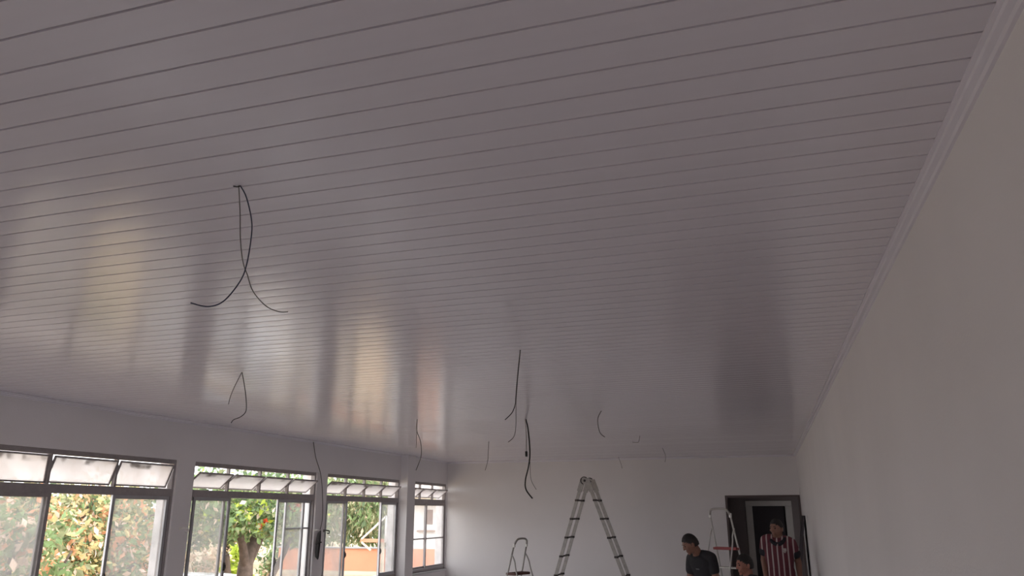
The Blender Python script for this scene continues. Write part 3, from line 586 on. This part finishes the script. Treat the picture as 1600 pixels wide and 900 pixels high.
def torso(bm, spine, inf=0.0, i0=0, i1=None):
    """spine: list of (point, half-width y, half-depth x)"""
    S = spine[i0:i1]; rings = []
    for i, (p, hw_, hd) in enumerate(S):
        p = Vector(p); a = Vector(S[max(0, i - 1)][0]); b = Vector(S[min(len(S) - 1, i + 1)][0]); t = (b - a).normalized()
        sy = Vector((0, 1, 0)); sx = sy.cross(t).normalized()
        ring = []
        for k in range(24):
            an = 2 * pi * k / 24; ca, sa = cos(an), sin(an)
            ring.append(bm.verts.new(p + sx * ((hd + inf) * math.copysign(abs(ca) ** .85, ca)) + sy * ((hw_ + inf) * math.copysign(abs(sa) ** .85, sa))))
        rings.append(ring)
    for a, b in zip(rings, rings[1:]):
        for k in range(24): bm.faces.new((a[k], a[(k + 1) % 24], b[(k + 1) % 24], b[k]))
    bm.faces.new(rings[0][::-1]); bm.faces.new(rings[-1])
def remesh(bm, voxel, smooth=4):
    me = bpy.data.meshes.new('tmp'); bmesh.ops.recalc_face_normals(bm, faces=bm.faces); bm.to_mesh(me); bm.free()
    o = bpy.data.objects.new('tmp', me); COL.objects.link(o)
    md = o.modifiers.new('r', 'REMESH'); md.mode = 'VOXEL'; md.voxel_size = voxel; md.use_smooth_shade = True
    if smooth: sm = o.modifiers.new('s', 'SMOOTH'); sm.factor = .5; sm.iterations = smooth
    dg = bpy.context.evaluated_depsgraph_get(); out = bpy.data.meshes.new_from_object(o.evaluated_get(dg))
    bpy.data.objects.remove(o); bpy.data.meshes.remove(me)
    for p in out.polygons: p.use_smooth = True
    return out
def head_shape(bm, M):
    r = bmesh.ops.create_uvsphere(bm, u_segments=36, v_segments=26, radius=1)
    for v in r['verts']:
        x, y, z = v.co
        if z < 0: y *= 1 - .32 * (-z) ** 1.3; x = x * (1 - .20 * (-z)) + .09 * (-z)
        if x < 0: x *= 1.04
        v.co = M @ Vector((x * .098, y * .077, z * .120))
    sph(bm, (.098, 0, -.012), (.016, .013, .026), M, 10); sph(bm, (.108, 0, -.028), (.014, .016, .012), M, 10)      # nose
    sph(bm, (.082, 0, .026), (.018, .055, .010), M, 12)                                                              # brow
    sph(bm, (.082, 0, -.060), (.014, .026, .008), M, 10); sph(bm, (.079, 0, -.073), (.014, .022, .008), M, 10)       # lips
    sph(bm, (.070, 0, -.098), (.020, .026, .018), M, 10)                                                             # chin
    for s in (-1, 1):
        sph(bm, (-.005, s * .078, -.012), (.022, .010, .034), M, 10); sph(bm, (.06, s * .045, -.022), (.02, .022, .018), M, 10)
def hand(bm, w, d, side, palm_n):
    """palm and five fingers; w wrist, d pointing direction, palm_n palm normal, side=thumb direction"""
    w = Vector(w); d = Vector(d).normalized(); n = Vector(palm_n); n = (n - d * n.dot(d)).normalized(); s = d.cross(n) * side
    for i in range(5): 
        for j in (-1, 0, 1): sph(bm, w + d * (.015 + .016 * i) + s * (.022 * j * (.7 + .08 * i)), .0155, None, 8)
    for k, (off, ln) in enumerate(((.032, .070), (.011, .080), (-.011, .074), (-.031, .058))):
        p = w + d * .085 + s * off; q = p + d * ln * .5 + n * ln * .18; e = q + d * ln * .35 + n * ln * .42
        limb(bm, p, q, .0095, .0088, 4); limb(bm, q, e, .0088, .0072, 4)
    p = w + d * .03 + s * .032; q = p + d * .035 + s * .03 + n * .012; e = q + d * .03 + s * .006 + n * .012
    limb(bm, p, q, .012, .010, 4); limb(bm, q, e, .010, .008, 4)
def person(label, loc, face, J, shirt_m, trouser_m, sleeve=.62, collar=None, head_rot=(0, 0), extra=None, hairline=0.0, skin=SKIN):
    rt = empty('person', loc, face); tag(rt, label, 'person')
    V = {k: Vector(v) for k, v in J.items()}
    pel, wai, che, nek, hd = V['pelvis'], V['waist'], V['chest'], V['neck'], V['head']
    up = (nek - che).normalized()
    spine = [(pel - (wai - pel).normalized() * .10, .135, .10), (pel, .168, .118), (wai, .152, .108), (wai.lerp(che, .5), .165, .114), (che, .178, .118), (che.lerp(nek, .45), .176, .106), (che.lerp(nek, .75), .13, .085), (nek, .068, .066)]
    MH = Matrix.Translation(hd) @ Matrix.Rotation(radians(head_rot[0]), 4, 'Z') @ Matrix.Rotation(radians(head_rot[1]), 4, 'Y')
    hb = MH @ Vector((-.02, 0, -.06))
    bm = bmesh.new(); torso(bm, spine); limb(bm, nek - up * .04, hb, .060, .056, 6); head_shape(bm, MH)
    for s, k in ((1, 'l'), (-1, 'r')):
        sh, el, wr = V['sh' + k], V['el' + k], V['wr' + k]; hp, kn, an = V['hip' + k], V['kn' + k], V['an' + k]
        limb(bm, sh.lerp(nek, .35), sh, .062, .06, 4); limb(bm, sh, el, .056, .043); limb(bm, el, wr, .042, .028); hand(bm, wr, (wr - el), -s, V.get('palm' + k, Vector((0, -s, 0))))
        limb(bm, hp, kn, .085, .056); limb(bm, kn, an, .054, .038); toe = V['toe' + k]; limb(bm, an, toe, .036, .032, 6)
    me = remesh(bm, .0065, 3); me.materials.clear(); me.materials.append(skin); link(bpy.data.objects.new('body', me), rt)
    # shirt
    bm = bmesh.new(); torso(bm, spine[:7] + [(che.lerp(nek, .97), .078, .078)], .014)
    sp2 = [(spine[0][0] - (wai - pel).normalized() * .06, .17, .13)] + [(p, a + .022, b + .022) for p, a, b in spine[:3]]; torso(bm, sp2)
    limb(bm, V['shl'].lerp(nek, .5), V['shr'].lerp(nek, .5), .066, .066, 6)
    for k in 'lr':
        sh, el = V['sh' + k], V['el' + k]; limb(bm, sh.lerp(nek, .45), sh, .070, .072, 4); limb(bm, sh, sh.lerp(el, sleeve), .073, .066)
    me = remesh(bm, .009, 3); me.materials.clear(); me.materials.append(shirt_m); so = link(bpy.data.objects.new('shirt', me), rt)
    # trousers
    bm = bmesh.new(); torso(bm, spine, .012, 0, 3)
    for k in 'lr': limb(bm, V['hip' + k], V['kn' + k], .098, .072); limb(bm, V['kn' + k], V['an' + k], .070, .060)
    me = remesh(bm, .011, 3); me.materials.clear(); me.materials.append(trouser_m); link(bpy.data.objects.new('trousers', me), rt)
    for k in 'lr':
        an, toe = V['an' + k], V['toe' + k]; d = (toe - an).normalized(); bm = bmesh.new(); limb(bm, an - d * .05, toe + d * .05, .050, .042, 6)
        me = remesh(bm, .009, 2); me.materials.clear(); me.materials.append(DARKP); link(bpy.data.objects.new('shoe', me), rt)
    # hair cap
    bm = bmesh.new(); r = bmesh.ops.create_uvsphere(bm, u_segments=32, v_segments=24, radius=1)
    kill = [v for v in bm.verts if v.co.z < (-.42 if v.co.x < -.1 else -.42 + (v.co.x + .1) * (.92 + hairline))]
    bmesh.ops.delete(bm, geom=kill, context='VERTS')
    ge = bmesh.ops.extrude_face_region(bm, geom=bm.faces[:]); gv_ = [v for v in ge['geom'] if isinstance(v, bmesh.types.BMVert)]
    gs = set(gv_)
    for v in bm.verts:
        f_ = 1.0 if v in gs else .95; k_ = 1 + .012 * sin(v.co.x * 31 + v.co.y * 17) * cos(v.co.z * 23)
        v.co = MH @ Vector((v.co.x * .106 * f_ * k_ - .002, v.co.y * .0835 * f_ * k_, v.co.z * .129 * f_ * k_))
    bmobj('hair', bm, HAIR, rt, True)
    for s in (-1, 1):
        bm = bmesh.new(); sph(bm, (.084, s * .031, .004), (.010, .014, .008), MH, 10); bmobj('eye', bm, EYEW, rt, True)
        bm = bmesh.new(); sph(bm, (.093, s * .032, .026), (.008, .020, .005), MH, 10); bmobj('eyebrow', bm, HAIR, rt, True)
    if collar:
        bm = bmesh.new(); ax = up; sy = Vector((0, 1, 0)); sx = sy.cross(ax).normalized(); base = nek - up * .022
        pts = [];
        for i in range(21):
            a = radians(4) + (2 * pi - radians(8)) * i / 20; fr = max(0, cos(a))
            pts.append((base + sx * (.108 * cos(a)) + sy * (.094 * sin(a)) - ax * (.080 * fr ** 1.5 - .020), a))
        tube(bm, [p for p, a in pts], .030, 8); me = remesh(bm, .006, 3); me.materials.clear(); me.materials.append(collar); link(bpy.data.objects.new('collar', me), rt)
        for k in 'lr':
            sh, el = V['sh' + k], V['el' + k]; c = sh.lerp(el, sleeve + .03); d = (el - sh).normalized()
            bm = bmesh.new(); limb(bm, c - d * .03, c - d * .012, .0715, .0705, 3); me = remesh(bm, .008, 2); me.materials.clear(); me.materials.append(collar); link(bpy.data.objects.new('cuff', me), rt)
    return rt, V, spine
# striped polo: maroon with thin white vertical stripes
def stripe_mat():
    m = bpy.data.materials.new('striped_jersey'); m.use_nodes = True; nt = m.node_tree; N = nt.nodes; L = nt.links; b = N['Principled BSDF']; b.inputs['Roughness'].default_value = .8
    tc = N.new('ShaderNodeTexCoord'); sp = N.new('ShaderNodeSeparateXYZ'); L.new(tc.outputs['Object'], sp.inputs[0])
    m1 = N.new('ShaderNodeMath'); m1.operation = 'MULTIPLY'; m1.inputs[1].default_value = 1 / .066; L.new(sp.outputs['Y'], m1.inputs[0])
    m2 = N.new('ShaderNodeMath'); m2.operation = 'FRACT'; a0 = N.new('ShaderNodeMath'); a0.operation = 'ADD'; a0.inputs[1].default_value = 20.25; L.new(m1.outputs[0], a0.inputs[0]); L.new(a0.outputs[0], m2.inputs[0])
    lt = N.new('ShaderNodeMath'); lt.operation = 'LESS_THAN'; lt.inputs[1].default_value = .27; L.new(m2.outputs[0], lt.inputs[0])
    mx = N.new('ShaderNodeMix'); mx.data_type = 'RGBA'; mx.inputs[6].default_value = (.135, .028, .042, 1); mx.inputs[7].default_value = (.50, .42, .41, 1)
    L.new(lt.outputs[0], mx.inputs[0]); L.new(mx.outputs[2], b.inputs['Base Color']); return m
BLACKT = mat('black_cotton', (.022, .021, .025), .85, .15, 30); NAVY = mat('navy_cotton', (.018, .017, .024), .8); DENIM = mat('dark_denim', (.03, .035, .05), .85, .2, 40); CHAR = mat('charcoal_cloth', (.03, .03, .033), .85, .15, 40)
# man in the striped jersey
Jst = dict(pelvis=(0, 0, .91), waist=(0, 0, 1.02), chest=(0, 0, 1.22), neck=(.0, .0, 1.405), head=(.03, 0, 1.525),
           shl=(-.01, .16, 1.335), shr=(.01, -.155, 1.37), ell=(-.05, .225, 1.10), elr=(-.02, -.205, 1.12), wrl=(.06, .24, .86), wrr=(.10, -.18, .89),
           hipl=(0, .09, .87), hipr=(0, -.09, .87), knl=(.02, .11, .47), knr=(.02, -.11, .47), anl=(-.02, .12, .085), anr=(-.02, -.12, .085), toel=(.13, .14, .04), toer=(.13, -.14, .04))
p3, V3, S3 = person('person in a maroon and white striped jersey standing before the dark doorway', (.11, 11.35, 0), radians(264), Jst, stripe_mat(), DENIM, .60, NAVY, (-28, 2))
bm = bmesh.new()
pts = [(-.022, .028), (.022, .028), (.024, 0), (.012, -.024), (0, -.032), (-.012, -.024), (-.024, 0)]
prism(bm, [(0, a, c) for a, c in pts], ((.133, .085, 1.25), (.142, .085, 1.25))); bmobj('chest_crest', bm, mat('crest_pale', (.42, .36, .34), .7, .3, 60), p3)
# man in the black shirt, bent forward
Jb = dict(pelvis=(-.07, 0, .85), waist=(-.06, 0, .96), chest=(-.02, 0, 1.09), neck=(.065, 0, 1.235), head=(.175, 0, 1.35),
          shl=(-.01, .155, 1.18), shr=(.04, -.145, 1.165), ell=(-.03, .205, .94), elr=(.05, -.19, .93), wrl=(.08, .20, .70), wrr=(.18, -.15, .74),
          hipl=(-.08, .09, .82), hipr=(-.08, -.09, .82), knl=(-.02, .12, .45), knr=(-.02, -.12, .45), anl=(-.13, .13, .085), anr=(-.13, -.13, .085), toel=(.02, .15, .04), toer=(.02, -.15, .04))
p1, V1_, S1 = person('person in a black shirt bending forward and looking down', (-.835, 10.6, 0), radians(226), Jb, BLACKT, CHAR, .60, None, (-26, 26))
bm = bmesh.new(); box(bm, 0, .004, -.03, .03, -.008, .008, Matrix.Translation((.135, .06, 1.05)) @ Matrix.Rotation(radians(40), 4, 'Y')); bmobj('chest_print', bm, mat('grey_print', (.16, .16, .17), .8), p1)
# kneeling person, head only above the frame edge
Jk = dict(pelvis=(-.07, 0, .50), waist=(-.05, 0, .60), chest=(-.01, 0, .80), neck=(.02, 0, .985), head=(.055, 0, 1.125),
          shl=(0, .185, .925), shr=(0, -.185, .925), ell=(.08, .24, .66), elr=(.08, -.24, .66), wrl=(.28, .16, .60), wrr=(.28, -.16, .60),
          hipl=(-.07, .09, .46), hipr=(-.07, -.09, .46), knl=(.05, .13, .075), knr=(.05, -.13, .075), anl=(-.33, .11, .075), anr=(-.33, -.11, .075), toel=(-.46, .11, .05), toer=(-.46, -.11, .05))
person('kneeling person in a dark shirt, only the head in view beside the pale ladder', (-.26, 10.25, .0), radians(212), Jk, CHAR, DENIM, .62, None, (-5, 6), skin=mat('skin_reddish', (.33, .14, .10), .55, .08, 14))
